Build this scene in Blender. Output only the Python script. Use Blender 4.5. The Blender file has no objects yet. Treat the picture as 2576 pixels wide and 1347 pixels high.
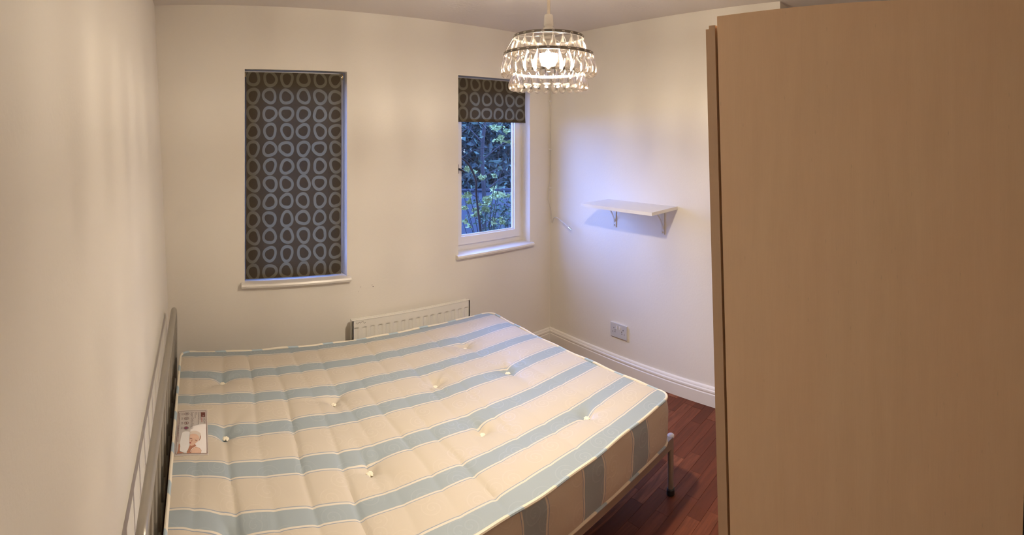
import bpy, bmesh, math, random
from math import sin, cos, pi, tan, atan2, hypot, exp
from mathutils import Vector, Matrix
random.seed(7)
SC = bpy.context.scene
COL = SC.collection

# ------------------------------------------------------------------ camera (stitched phone panorama: cylindrical)
K = 0.00084                                   # radians per picture pixel
cd = bpy.data.cameras.new('camera')
cd.type = 'PANO'
cd.panorama_type = 'CENTRAL_CYLINDRICAL'
cd.central_cylindrical_range_u_min = -1288 * K
cd.central_cylindrical_range_u_max = 1288 * K
cd.central_cylindrical_range_v_min = -1014 / 1325
cd.central_cylindrical_range_v_max = 333 / 1325
cd.central_cylindrical_radius = 1.0
cd.clip_start = 0.01
cam = bpy.data.objects.new('camera', cd)
COL.objects.link(cam)
CZ = 1.524
cam.location = (0, 0, CZ)
cam.rotation_euler = (pi / 2, 0, -(1288 - 501.8) * K)
SC.camera = cam

# ------------------------------------------------------------------ world: blue dusk sky
W = bpy.data.worlds.new('dusk')
SC.world = W
W.use_nodes = True
nt = W.node_tree
nt.nodes.clear()
out = nt.nodes.new('ShaderNodeOutputWorld')
bg = nt.nodes.new('ShaderNodeBackground')
tc = nt.nodes.new('ShaderNodeTexCoord')
sep = nt.nodes.new('ShaderNodeSeparateXYZ')
rmp = nt.nodes.new('ShaderNodeValToRGB')
rmp.color_ramp.elements[0].position = 0.0
rmp.color_ramp.elements[0].color = (0.135, 0.225, 0.60, 1)
rmp.color_ramp.elements[1].position = 1.0
rmp.color_ramp.elements[1].color = (0.11, 0.20, 0.60, 1)
nt.links.new(tc.outputs['Generated'], sep.inputs[0])
nt.links.new(sep.outputs['Z'], rmp.inputs[0])
nt.links.new(rmp.outputs[0], bg.inputs['Color'])
nt.links.new(bg.outputs[0], out.inputs[0])
bg.inputs['Strength'].default_value = 12.0

BULB = 505.0                                   # strength of the lamp's glowing dome
BULB_COL = (1.0, 0.86, 0.675)
SC.view_settings.view_transform = 'Standard'
SC.view_settings.look = 'None'
SC.view_settings.gamma = 1.0
SC.view_settings.use_curve_mapping = False
SC.view_settings.exposure = 2.0
SC.cycles.use_denoising = True
SC.cycles.max_bounces = 10
SC.cycles.diffuse_bounces = 6
SC.cycles.transparent_max_bounces = 24
SC.cycles.transmission_bounces = 8
SC.cycles.caustics_reflective = False
SC.cycles.caustics_refractive = False
SC.cycles.sample_clamp_indirect = 4.0

# ------------------------------------------------------------------ helpers
def tag(o, label=None, cat=None, group=None, kind=None):
    if label: o['label'] = label
    if cat: o['category'] = cat
    if group: o['group'] = group
    if kind: o['kind'] = kind
    return o

def empty(name, loc=(0, 0, 0), rz=0):
    o = bpy.data.objects.new(name, None)
    COL.objects.link(o)
    o.location = loc
    o.rotation_euler = (0, 0, rz)
    o.empty_display_size = 0.05
    return o

def link_mesh(name, me, parent=None, loc=(0, 0, 0), rot=(0, 0, 0)):
    o = bpy.data.objects.new(name, me)
    COL.objects.link(o)
    o.parent = parent
    o.location = loc
    o.rotation_euler = rot
    return o

def obj(name, bm, mat, parent=None, loc=(0, 0, 0), rot=(0, 0, 0), smooth=False, bevel=0.0, seg=2):
    """Finish a bmesh as one mesh object (its coordinates are relative to its parent)."""
    if bevel:
        bmesh.ops.bevel(bm, geom=[e for e in bm.edges if len(e.link_faces) == 2 and e.calc_face_angle(0) > 0.5],
                        offset=bevel, segments=seg, affect='EDGES', clamp_overlap=True)
    bmesh.ops.recalc_face_normals(bm, faces=bm.faces)
    me = bpy.data.meshes.new(name)
    bm.to_mesh(me)
    bm.free()
    mats = mat if isinstance(mat, (list, tuple)) else [mat]
    for m in mats:
        me.materials.append(m)
    if smooth or bevel:
        me.polygons.foreach_set('use_smooth', [True] * len(me.polygons))
        me.set_sharp_from_angle(angle=math.radians(38))
    return link_mesh(name, me, parent, loc, rot)

def box(bm, x0, x1, y0, y1, z0, z1, mi=0, fn=None):
    vs = [(x, y, z) for x in (x0, x1) for y in (y0, y1) for z in (z0, z1)]
    if fn: vs = [fn(*v) for v in vs]
    v = [bm.verts.new(p) for p in vs]
    for f in ((0, 1, 3, 2), (4, 6, 7, 5), (0, 4, 5, 1), (2, 3, 7, 6), (0, 2, 6, 4), (1, 5, 7, 3)):
        bm.faces.new([v[i] for i in f]).material_index = mi
    return v

def bx(*a, **k):
    bm = bmesh.new()
    box(bm, *a, **k)
    return bm

def tube(bm, pts, r, n=10, closed=False, cap=True, mi=0):
    """Sweep a circle of radius r (a number or one per point) along pts."""
    P = [Vector(p) for p in pts]
    m = len(P)
    R = [r] * m if not hasattr(r, '__len__') else list(r)
    rings = []
    T = []
    for i in range(m):
        a = P[(i - 1) % m] if (closed or i > 0) else P[i]
        b = P[(i + 1) % m] if (closed or i < m - 1) else P[i]
        T.append((b - a).normalized())
    up = Vector((0, 0, 1)) if abs(T[0].z) < 0.9 else Vector((1, 0, 0))
    N = (up - T[0] * up.dot(T[0])).normalized()
    for i in range(m):
        N = (N - T[i] * N.dot(T[i]))
        N = N.normalized() if N.length > 1e-6 else T[i].orthogonal().normalized()
        B = T[i].cross(N)
        rings.append([bm.verts.new(P[i] + (N * cos(2 * pi * k / n) + B * sin(2 * pi * k / n)) * R[i]) for k in range(n)])
    for i in range(m if closed else m - 1):
        a, b = rings[i], rings[(i + 1) % m]
        for k in range(n):
            bm.faces.new((a[k], a[(k + 1) % n], b[(k + 1) % n], b[k])).material_index = mi
    if cap and not closed:
        bm.faces.new(rings[0]).material_index = mi
        bm.faces.new(list(reversed(rings[-1]))).material_index = mi
    return rings

def tb(*a, **k):
    bm = bmesh.new()
    tube(bm, *a, **k)
    return bm

def lathe(prof, n=24, bm=None, ox=0, oy=0, oz=0):
    """Revolve (r, z) pairs about z; a radius of 0 closes the end."""
    bm = bm or bmesh.new()
    rows = []
    for r, z in prof:
        if r <= 1e-7:
            rows.append([bm.verts.new((ox, oy, oz + z))])
        else:
            rows.append([bm.verts.new((ox + r * cos(2 * pi * k / n), oy + r * sin(2 * pi * k / n), oz + z)) for k in range(n)])
    for a, b in zip(rows, rows[1:]):
        for k in range(n):
            l = (k + 1) % n
            if len(a) == 1 and len(b) == 1: continue
            if len(a) == 1: bm.faces.new((a[0], b[l], b[k]))
            elif len(b) == 1: bm.faces.new((a[k], a[l], b[0]))
            else: bm.faces.new((a[k], a[l], b[l], b[k]))
    return bm

def smooth_path(pts, sub=6):
    P = [Vector(p) for p in pts]
    out = []
    for i in range(len(P) - 1):
        p0, p1, p2, p3 = P[max(i - 1, 0)], P[i], P[i + 1], P[min(i + 2, len(P) - 1)]
        for s in range(sub):
            t = s / sub
            out.append(0.5 * ((2 * p1) + (p2 - p0) * t + (2 * p0 - 5 * p1 + 4 * p2 - p3) * t * t + (3 * p1 - p0 - 3 * p2 + p3) * t ** 3))
    out.append(P[-1])
    return out

# ------------------------------------------------------------------ materials
class NT:
    def __init__(s, name):
        s.m = bpy.data.materials.new(name)
        s.m.use_nodes = True
        s.t = s.m.node_tree
        s.b = s.t.nodes['Principled BSDF']
        s.o = s.t.nodes['Material Output']
    def n(s, kind, **kw):
        nd = s.t.nodes.new('ShaderNode' + kind)
        for k, v in kw.items():
            if k.startswith('i_'):
                key = k[2:]
                nd.inputs[int(key) if key.isdigit() else key.replace('_', ' ')].default_value = v
            else:
                setattr(nd, k, v)
        return nd
    def l(s, a, b):
        s.t.links.new(a, b)
    def val(s, x, sock):
        if hasattr(x, 'is_output'): s.l(x, sock)
        else: sock.default_value = x
    def math(s, op, a, b=0.0, c=0.0):
        nd = s.n('Math', operation=op)
        for i, x in enumerate((a, b, c)): s.val(x, nd.inputs[i])
        return nd.outputs[0]
    def mix(s, f, a, b):
        nd = s.n('Mix', data_type='RGBA')
        s.val(f, nd.inputs[0])
        for x, i in ((a, 6), (b, 7)):
            if hasattr(x, 'is_output'): s.l(x, nd.inputs[i])
            else: nd.inputs[i].default_value = (*x[:3], 1)
        return nd.outputs[2]
    def ramp(s, f, stops):
        nd = s.n('ValToRGB')
        cr = nd.color_ramp
        while len(cr.elements) < len(stops): cr.elements.new(0.5)
        for e, (p, c) in zip(cr.elements, stops):
            e.position = p
            e.color = (*c, 1) if hasattr(c, '__len__') else (c, c, c, 1)
        s.l(f, nd.inputs[0])
        return nd.outputs[0]
    def coord(s, which='Object', scale=(1, 1, 1)):
        c = s.n('TexCoord').outputs[which]
        mp = s.n('Mapping')
        mp.inputs['Scale'].default_value = scale
        s.l(c, mp.inputs[0])
        return mp.outputs[0]
    def noise(s, vec, scale=5, detail=3, rough=0.5, dist=0.0):
        nd = s.n('TexNoise', i_Scale=scale, i_Detail=detail, i_Roughness=rough, i_Distortion=dist)
        s.l(vec, nd.inputs['Vector'])
        return nd.outputs[0]
    def bump(s, h, strength=0.2, dist=0.01):
        nd = s.n('Bump', i_Strength=strength, i_Distance=dist)
        s.l(h, nd.inputs['Height'])
        s.l(nd.outputs[0], s.b.inputs['Normal'])
    def base(s, c):
        if hasattr(c, 'is_output'): s.l(c, s.b.inputs['Base Color'])
        else: s.b.inputs['Base Color'].default_value = (*c[:3], 1)
    def set(s, **kw):
        for k, v in kw.items(): s.val(v, s.b.inputs[k.replace('_', ' ')])

def plain(name, col, rough=0.5, metal=0.0, var=0.06, scale=30, spec=0.5, bump=0.0):
    m = NT(name)
    c = m.coord()
    f = m.noise(c, scale, 4)
    m.base(m.mix(f, [x * (1 - var) for x in col], [min(1, x * (1 + var)) for x in col]))
    m.set(Roughness=rough, Metallic=metal)
    m.b.inputs['Specular IOR Level'].default_value = spec
    if bump: m.bump(f, bump, 0.002)
    return m.m

def wall_paint(name, col, bump=0.12, sc=90):
    m = NT(name)
    c = m.coord()
    big = m.noise(c, 1.6, 2)
    fine = m.noise(c, sc, 4, 0.6)
    m.base(m.mix(big, [x * 0.975 for x in col], [x * 1.02 for x in col]))
    m.set(Roughness=0.62)
    m.b.inputs['Specular IOR Level'].default_value = 0.25
    m.bump(fine, bump, 0.004)
    return m.m

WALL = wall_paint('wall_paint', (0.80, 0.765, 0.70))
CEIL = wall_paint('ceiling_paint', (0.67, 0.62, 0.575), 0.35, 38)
WHITE_GLOSS = plain('white_gloss_paint', (0.80, 0.77, 0.72), 0.3, var=0.03, scale=8)
UPVC = plain('white_plastic', (0.80, 0.78, 0.76), 0.3, var=0.02, scale=8)
RAD = plain('radiator_enamel', (0.82, 0.80, 0.74), 0.28, var=0.03, scale=12)
GREY_METAL = plain('grey_painted_metal', (0.36, 0.335, 0.29), 0.34, 0.35, var=0.07, scale=14)
CHROME = plain('chrome', (0.62, 0.60, 0.57), 0.2, 1.0, var=0.03)
DARK_CHROME = plain('dark_chrome_band', (0.28, 0.26, 0.24), 0.28, 0.9, var=0.05)
BLACK = plain('black_plastic', (0.02, 0.02, 0.02), 0.4)
BRASS = plain('brass', (0.45, 0.34, 0.18), 0.35, 0.9)
SHELF = plain('white_laminate', (0.80, 0.79, 0.77), 0.35, var=0.02, scale=10)
BRACKET = plain('cream_bracket_paint', (0.72, 0.69, 0.63), 0.35, var=0.03)
SOCKET = plain('socket_plastic', (0.60, 0.60, 0.60), 0.35, var=0.02)
CABLE = plain('cable_sheath', (0.62, 0.58, 0.54), 0.5, var=0.05)
SLATWOOD = plain('slat_wood', (0.50, 0.36, 0.22), 0.55, var=0.15, scale=20)
CORD = plain('cord_sheath', (0.82, 0.74, 0.64), 0.45, var=0.03)
HOLDER = plain('lamp_holder_plastic', (0.80, 0.77, 0.73), 0.35, var=0.02)
CHIP = plain('exposed_grey_metal', (0.10, 0.09, 0.08), 0.6)

def glass_pane():
    m = NT('window_glass')
    t = m.n('BsdfTransparent')
    t.inputs[0].default_value = (0.93, 0.96, 0.97, 1)
    g = m.n('BsdfGlossy', i_Roughness=0.02)
    fr = m.n('Fresnel', i_IOR=1.35)
    mx = m.n('MixShader')
    m.l(m.math('MULTIPLY', fr.outputs[0], 0.6), mx.inputs[0])
    m.l(t.outputs[0], mx.inputs[1])
    m.l(g.outputs[0], mx.inputs[2])
    m.l(mx.outputs[0], m.o.inputs[0])
    return m.m
GLASS = glass_pane()

def acrylic():
    m = NT('clear_acrylic')
    t = m.n('BsdfTransparent')
    t.inputs[0].default_value = (0.98, 0.96, 0.93, 1)
    g = m.n('BsdfGlass', i_Roughness=0.04, i_IOR=1.42)
    g.inputs[0].default_value = (1, 0.985, 0.96, 1)
    a = m.n('MixShader', i_0=0.55)
    m.l(t.outputs[0], a.inputs[1])
    m.l(g.outputs[0], a.inputs[2])
    m.l(a.outputs[0], m.o.inputs[0])
    return m.m
ACRYLIC = acrylic()

def glow(name, col, s):
    m = NT(name)
    m.base((0.9, 0.9, 0.9))
    m.b.inputs['Emission Color'].default_value = (*col, 1)
    m.b.inputs['Emission Strength'].default_value = s
    return m.m
BULB_M = glow('lit_bulb', BULB_COL, BULB)

def beech(name, light, dark):
    m = NT(name)
    c = m.coord('Object', (1, 5, 0.55))
    a = m.noise(c, 6, 5, 0.6, 0.4)
    fine = m.noise(m.coord('Object', (1, 90, 2.2)), 8, 4, 0.6)
    blot = m.noise(m.coord('Object', (1, 1.4, 0.8)), 2.3, 2)
    f = m.math('ADD', m.math('MULTIPLY', a, 0.6), m.math('MULTIPLY', fine, 0.4))
    base = m.mix(m.ramp(f, [(0.32, 0.0), (0.68, 1.0)]), dark, light)
    base = m.mix(m.ramp(blot, [(0.35, 0.0), (0.7, 0.28)]), base, [x * y for x, y in zip(light, (1.04, 0.86, 0.80))])
    fk = m.n('TexVoronoi', i_Scale=26.0, feature='F1')
    m.l(m.coord('Object', (1, 2.6, 0.7)), fk.inputs['Vector'])
    fleck = m.ramp(fk.outputs['Distance'], [(0.03, 0.35), (0.09, 0.0)])
    base = m.mix(fleck, base, [x * 0.72 for x in dark])
    m.base(base)
    m.set(Roughness=0.42)
    m.bump(fine, 0.04, 0.002)
    return m.m
BEECH = beech('beech_laminate', (0.85, 0.64, 0.44), (0.785, 0.575, 0.385))
BEECH_D = beech('beech_edge', (0.62, 0.46, 0.32), (0.56, 0.41, 0.28))
BEECH_DD = beech('beech_shadow_edge', (0.26, 0.18, 0.11), (0.22, 0.15, 0.09))

def floor_mat():
    m = NT('red_brown_laminate')
    rnd = m.n('ObjectInfo').outputs['Random']
    at = m.n('Attribute', attribute_name='tone')
    tone = m.math('FRACT', m.math('ADD', m.math('MULTIPLY', rnd, 7.31), at.outputs['Fac']))
    geo = m.n('NewGeometry').outputs['Position']
    mp = m.n('Mapping')
    mp.inputs['Scale'].default_value = (1.0, 9, 1)
    m.l(geo, mp.inputs[0])
    off = m.n('Combine' + 'XYZ')
    m.l(m.math('MULTIPLY', tone, 37.0), off.inputs[0])
    va = m.n('VectorMath', operation='ADD')
    m.l(mp.outputs[0], va.inputs[0])
    m.l(off.outputs[0], va.inputs[1])
    g = m.noise(va.outputs[0], 4.5, 5, 0.62, 0.6)
    mp2 = m.n('Mapping')
    mp2.inputs['Scale'].default_value = (6, 90, 1)
    m.l(geo, mp2.inputs[0])
    pores = m.noise(mp2.outputs[0], 3.0, 4, 0.7)
    base = m.ramp(tone, [(0.0, (0.11, 0.031, 0.015)), (0.45, (0.155, 0.045, 0.021)), (0.75, (0.19, 0.060, 0.029)), (1.0, (0.27, 0.098, 0.050))])
    dark = m.mix(m.ramp(g, [(0.40, 0.0), (0.64, 0.75)]), base, (0.09, 0.028, 0.014))
    dark = m.mix(m.ramp(pores, [(0.58, 0.0), (0.72, 0.55)]), dark, (0.06, 0.02, 0.012))
    m.base(dark)
    m.set(Roughness=0.42)
    m.b.inputs['Specular IOR Level'].default_value = 0.15
    m.bump(g, 0.05, 0.002)
    return m.m
FLOOR = floor_mat()
SUBFLOOR = plain('floor_joint', (0.05, 0.02, 0.012), 0.8)

def blind_mat():
    """Taupe blind cloth with a print of uneven pebble rings; object x and z are across and down."""
    m = NT('ring_print_cloth')
    co = m.n('TexCoord').outputs['Object']
    sx = m.n('SeparateXYZ')
    m.l(co, sx.inputs[0])
    u = m.math('DIVIDE', sx.outputs[0], 0.1045)
    v = m.math('DIVIDE', sx.outputs[2], 0.0965)
    fu, fv = m.math('FLOOR', u), m.math('FLOOR', v)
    cell = m.n('CombineXYZ')
    m.l(fu, cell.inputs[0])
    m.l(fv, cell.inputs[1])
    wn = m.n('TexWhiteNoise', noise_dimensions='3D')
    m.l(cell.outputs[0], wn.inputs['Vector'])
    rc = m.n('SeparateColor')
    m.l(wn.outputs['Color'], rc.inputs[0])
    r1, r2, r3 = rc.outputs[0], rc.outputs[1], rc.outputs[2]
    lx = m.math('ADD', m.math('SUBTRACT', m.math('FRACT', u), 0.5), m.math('MULTIPLY', m.math('SUBTRACT', r1, 0.5), 0.06))
    ly = m.math('ADD', m.math('SUBTRACT', m.math('FRACT', v), 0.5), m.math('MULTIPLY', m.math('SUBTRACT', r2, 0.5), 0.05))
    lx = m.math('MULTIPLY', lx, m.math('ADD', 0.98, m.math('MULTIPLY', r3, 0.22)))
    th = m.math('ARCTAN2', ly, lx)
    rad = m.math('SQRT', m.math('ADD', m.math('MULTIPLY', lx, lx), m.math('MULTIPLY', ly, ly)))
    wob = m.math('MULTIPLY', m.math('SINE', m.math('ADD', m.math('MULTIPLY', th, 2.0), m.math('MULTIPLY', r1, 6.28))), 0.026)
    wob2 = m.math('MULTIPLY', m.math('SINE', m.math('ADD', m.math('MULTIPLY', th, 3.0), m.math('MULTIPLY', r2, 6.28))), 0.020)
    rr = m.math('ADD', rad, m.math('ADD', wob, wob2))
    d = m.math('ABSOLUTE', m.math('SUBTRACT', rr, m.math('ADD', 0.385, m.math('MULTIPLY', m.math('SUBTRACT', r3, 0.5), 0.035))))
    ring = m.ramp(d, [(0.080, 1.0), (0.096, 0.0)])
    inside = m.ramp(rr, [(0.33, 1.0), (0.36, 0.0)])
    weave = m.noise(m.coord('Object', (1, 1, 1)), 900, 2)
    ground = m.mix(inside, (0.146, 0.116, 0.080), (0.136, 0.106, 0.072))
    c = m.mix(ring, ground, (0.29, 0.262, 0.190))
    m.base(m.mix(m.math('MULTIPLY', weave, 0.3), c, (0.05, 0.045, 0.04)))
    m.set(Roughness=0.8)
    m.b.inputs['Specular IOR Level'].default_value = 0.2
    m.bump(weave, 0.1, 0.001)
    return m.m
BLIND = blind_mat()

# mattress geometry constants (world metres)
MX0, MX1, MY0, MY1, MZ0, MZ1 = -0.098, 1.806, 1.167, 2.566, 0.262, 0.452
MCX, MCY = (MX0 + MX1) / 2, (MY0 + MY1) / 2
STR0, STRP = 2.541, 0.2170         # centre of the farthest stripe, stripe period

def ticking(name, side=False):
    """Cream damask ticking with woven pale blue stripes (object coordinates, metres)."""
    m = NT(name)
    co = m.n('TexCoord').outputs['Object']
    sx = m.n('SeparateXYZ')
    m.l(co, sx.inputs[0])
    if side:
        s = m.math('ADD', sx.outputs[0], sx.outputs[1])
        t = m.math('ADD', m.math('DIVIDE', m.math('ADD', s, MCX - 0.99 + (MCY - MY0)), 0.282), 20.5)
        per, hw = 0.282, 0.047
    else:
        # the cover is sewn on a little askew: stripes drift towards the near side beyond the head end
        ka = m.math('MINIMUM', m.math('MAXIMUM', m.math('DIVIDE', m.math('SUBTRACT', 1.95 - MCY, sx.outputs[1]), 0.5), 0.0), 1.0)
        kb = m.math('MINIMUM', m.math('MAXIMUM', m.math('DIVIDE', m.math('ADD', sx.outputs[0], MCX + 0.05), 0.55), 0.0), 1.0)
        yy = m.math('ADD', sx.outputs[1], m.math('MULTIPLY', m.math('MULTIPLY', ka, kb), 0.048))
        t = m.math('ADD', m.math('DIVIDE', m.math('SUBTRACT', STR0 - MCY, yy), STRP), 20.5)
        per, hw = STRP, 0.031
    d = m.math('MULTIPLY', m.math('ABSOLUTE', m.math('SUBTRACT', m.math('FRACT', t), 0.5)), per)   # metres from stripe centre
    if not side:                                  # the nearest stripe runs right up to the edge
        yo = m.math('SUBTRACT', sx.outputs[1], 1.210 - MCY)
        near = m.math('LESS_THAN', yo, 0.125)
        d = m.math('ADD', m.math('MULTIPLY', d, m.math('SUBTRACT', 1.0, near)), m.math('MULTIPLY', m.math('MAXIMUM', yo, 0.0), near))
    def band(c, w, soft=0.0007):
        x = m.math('ABSOLUTE', m.math('SUBTRACT', d, c))
        return m.math('SUBTRACT', 1.0, m.math('SMOOTH_MIN', 1.0, m.math('MAXIMUM', m.math('DIVIDE', m.math('SUBTRACT', x, w), soft), 0.0), 0.0))
    blue = band(0.0, hw)
    white = band(hw + 0.0040, 0.0034)
    line2 = band(hw + 0.0086, 0.0011)
    # scrolls: a spiral in each voronoi cell
    vo = m.n('TexVoronoi', i_Scale=9.5, feature='F1')
    vo.voronoi_dimensions = '2D'
    cxy = co
    if side:
        cm = m.n('CombineXYZ')
        m.l(m.math('ADD', sx.outputs[0], sx.outputs[1]), cm.inputs[0])
        m.l(sx.outputs[2], cm.inputs[1])
        cxy = cm.outputs[0]
    m.l(cxy, vo.inputs['Vector'])
    sub = m.n('VectorMath', operation='SUBTRACT')
    m.l(cxy, sub.inputs[0])
    m.l(vo.outputs['Position'], sub.inputs[1])
    sv = m.n('SeparateXYZ')
    m.l(sub.outputs[0], sv.inputs[0])
    ang = m.math('ARCTAN2', sv.outputs[1], sv.outputs[0])
    rad = m.math('SQRT', m.math('ADD', m.math('MULTIPLY', sv.outputs[0], sv.outputs[0]), m.math('MULTIPLY', sv.outputs[1], sv.outputs[1])))
    spi = m.math('SINE', m.math('ADD', ang, m.math('MULTIPLY', rad, 330.0)))
    spi = m.math('MULTIPLY', m.ramp(spi, [(0.55, 0.0), (0.85, 1.0)]), m.ramp(m.math('MULTIPLY', rad, 20.0), [(0.70, 1.0), (0.95, 0.0)]))
    weave = m.noise(m.coord('Object', (260, 900, 500)), 1.0, 2)
    cream = m.mix(spi, (0.555, 0.495, 0.405), (0.573, 0.512, 0.422))
    c = m.mix(blue, cream, m.mix(spi, (0.295, 0.355, 0.39), (0.316, 0.376, 0.41)))
    c = m.mix(white, c, (0.65, 0.60, 0.51))
    c = m.mix(line2, c, (0.25, 0.30, 0.38))
    if side:
        c = m.mix(0.0, c, c)
    m.base(m.mix(m.math('MULTIPLY', weave, 0.16), c, (0.45, 0.42, 0.37)))
    m.l(m.ramp(spi, [(0.0, 0.55), (1.0, 0.36)]), m.b.inputs['Roughness'])
    m.b.inputs['Specular IOR Level'].default_value = 0.4
    h = m.math('ADD', m.math('MULTIPLY', weave, 0.3), m.math('MULTIPLY', spi, 0.6))
    m.bump(h, 0.18, 0.002)
    return m.m
TICK_TOP = ticking('mattress_top_ticking')
TICK_SIDE = ticking('mattress_side_ticking', True)

def piping_mat():
    m = NT('mattress_edge_tape')
    co = m.n('TexCoord').outputs['Object']
    sx = m.n('SeparateXYZ')
    m.l(co, sx.inputs[0])
    s = m.math('FRACT', m.math('DIVIDE', m.math('ADD', sx.outputs[0], sx.outputs[1]), 0.20))
    f = m.ramp(s, [(0.64, 0.0), (0.66, 1.0), (0.93, 1.0), (0.95, 0.0)])
    m.base(m.mix(f, (0.72, 0.66, 0.54), (0.38, 0.47, 0.53)))
    m.set(Roughness=0.6)
    return m.m
PIPING = piping_mat()
TUFT = plain('cotton_tuft', (0.80, 0.74, 0.60), 0.85, var=0.1, scale=200)

# ------------------------------------------------------------------ room shell
RX, BY, CH = 2.596, 2.837, 2.21               # right wall, back wall, ceiling height
LW0, LSL = -0.159, -0.0505                    # left wall leans out by LSL per metre
FY = -1.25                                    # wall behind the photographer
XR = 3.25                                     # back of the recess right of the wardrobe
W1 = (0.272, 0.914, 0.710, 1.867)
W2 = (1.727, 2.381, 0.752, 1.885)
WT = 0.16                                     # wall thickness

bm = bmesh.new()
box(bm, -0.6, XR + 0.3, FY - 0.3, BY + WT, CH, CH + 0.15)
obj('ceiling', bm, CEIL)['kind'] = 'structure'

bm = bmesh.new()
xs = [-0.6, W1[0], W1[1], W2[0], W2[1], RX + WT]
for i in range(5):
    x0, x1 = xs[i], xs[i + 1]
    if i in (1, 3):
        w = W1 if i == 1 else W2
        box(bm, x0, x1, BY, BY + WT, -0.05, w[2] - 0.028)
        box(bm, x0, x1, BY, BY + WT, w[3], CH)
    else:
        box(bm, x0, x1, BY, BY + WT, -0.05, CH)
obj('wall_back', bm, WALL)['kind'] = 'structure'
MASON = plain('outer_masonry', (0.16, 0.11, 0.09), 0.9, var=0.25, scale=18, spec=0.1)
bm = bmesh.new()
for i in range(5):
    x0, x1 = xs[i], xs[i + 1]
    if i in (1, 3):
        w = W1 if i == 1 else W2
        box(bm, x0 - 0.012, x1 + 0.012, BY + WT, BY + WT + 0.10, -0.3, w[2] - 0.02)
        box(bm, x0 - 0.012, x1 + 0.012, BY + WT, BY + WT + 0.10, w[3] - 0.02, CH + 0.1)
    else:
        box(bm, x0 + (0.012 if i else 0), x1 - (0.012 if i < 4 else 0), BY + WT, BY + WT + 0.10, -0.3, CH + 0.1)
obj('wall_outside', bm, MASON)['kind'] = 'structure'

bm = bmesh.new()
for v in box(bm, -0.6, 0, FY - 0.2, BY, -0.05, CH):
    if v.co.x > -0.3: v.co.x = LW0 + LSL * v.co.z
obj('wall_left', bm, WALL)['kind'] = 'structure'

bm = bmesh.new()
box(bm, RX, RX + 0.35, 0.93, BY, -0.05, CH)
RA = bm
box(bm, XR, XR + 0.3, -0.25, 0.93, -0.05, CH)
box(bm, RX + 0.35, XR + 0.3, 0.93, 1.2, -0.05, CH)
obj('wall_right', bm, WALL)['kind'] = 'structure'

bm = bmesh.new()
box(bm, 0.96, XR + 0.3, -0.55, -0.215, -0.05, CH)
box(bm, 0.96, 1.26, FY, -0.55, -0.05, CH)
box(bm, -0.6, 1.26, FY - 0.2, FY, -0.05, CH)
obj('wall_front', bm, WALL)['kind'] = 'structure'

# floor: a dark bed with the laminate's blocks laid on it in rows along the bed
fl = obj('floor', bx(-0.45, XR + 0.2, FY - 0.1, BY + 0.05, -0.06, -0.006), SUBFLOOR)
fl['kind'] = 'structure'
FWD = 0.0665
rest = bmesh.new()
rest_t = []
piece_meshes = {}
y = -1.25
row = 0
def block_mesh(L):
    key = round(L, 3)
    if key not in piece_meshes:
        b = bx(-L / 2, L / 2, -FWD / 2 + 0.0004, FWD / 2 - 0.0004, -0.006, 0)
        bmesh.ops.bevel(b, geom=[e for e in b.edges if e.verts[0].co.z > -0.001 and e.verts[1].co.z > -0.001], offset=0.0007, segments=1, affect='EDGES')
        me = bpy.data.meshes.new('floor_block')
        b.to_mesh(me)
        b.free()
        me.materials.append(FLOOR)
        piece_meshes[key] = me
    return piece_meshes[key]
while y < BY:
    x = -0.2 - random.uniform(0.0, 0.4)
    while x < XR:
        L = random.choice((0.24, 0.30, 0.36, 0.42))
        xc, yc = x + L / 2, y + FWD / 2
        if xc > 1.0 and 0.40 < yc < 2.25 and x + L < RX + 0.05 and x > 0.9:
            link_mesh('floor_block', block_mesh(L), fl, (xc, yc, random.uniform(-0.0004, 0.0)))
        elif x + L < XR + 0.15 and not (yc > 0.93 and x > RX):
            n0 = len(rest.faces)
            box(rest, x + 0.0006, x + L - 0.0006, y + 0.0005, y + FWD - 0.0005, -0.006, 0)
            t = random.random()
            rest_t += [t] * (len(rest.faces) - n0)
        x += L
    y += FWD
    row += 1
ro = obj('floor_block_field', rest, FLOOR, fl)
ro['kind'] = 'stuff'
at = ro.data.attributes.new('tone', 'FLOAT', 'FACE')
at.data.foreach_set('value', rest_t)

# moulded skirting
SK = [(0, 0), (0.020, 0), (0.020, 0.066), (0.017, 0.069), (0.017, 0.074), (0.0195, 0.078), (0.0185, 0.086), (0.013, 0.092), (0.013, 0.095), (0.010, 0.101), (0.004, 0.105), (0, 0.105)]
def skirting(name, p0, p1, nrm):
    bm = bmesh.new()
    ends = []
    for p in (p0, p1):
        ends.append([bm.verts.new((p[0] + nrm[0] * a, p[1] + nrm[1] * a, b)) for a, b in SK])
    n = len(SK)
    for i in range(n):
        bm.faces.new((ends[0][i], ends[0][(i + 1) % n], ends[1][(i + 1) % n], ends[1][i]))
    bm.faces.new(ends[0])
    bm.faces.new(list(reversed(ends[1])))
    o = obj(name, bm, WHITE_GLOSS)
    o['kind'] = 'structure'
    return o
skirting('baseboard_right', (RX, 0.93), (RX, BY), (-1, 0))
skirting('baseboard_back', (-0.15, BY), (RX - 0.020, BY), (0, -1))

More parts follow.
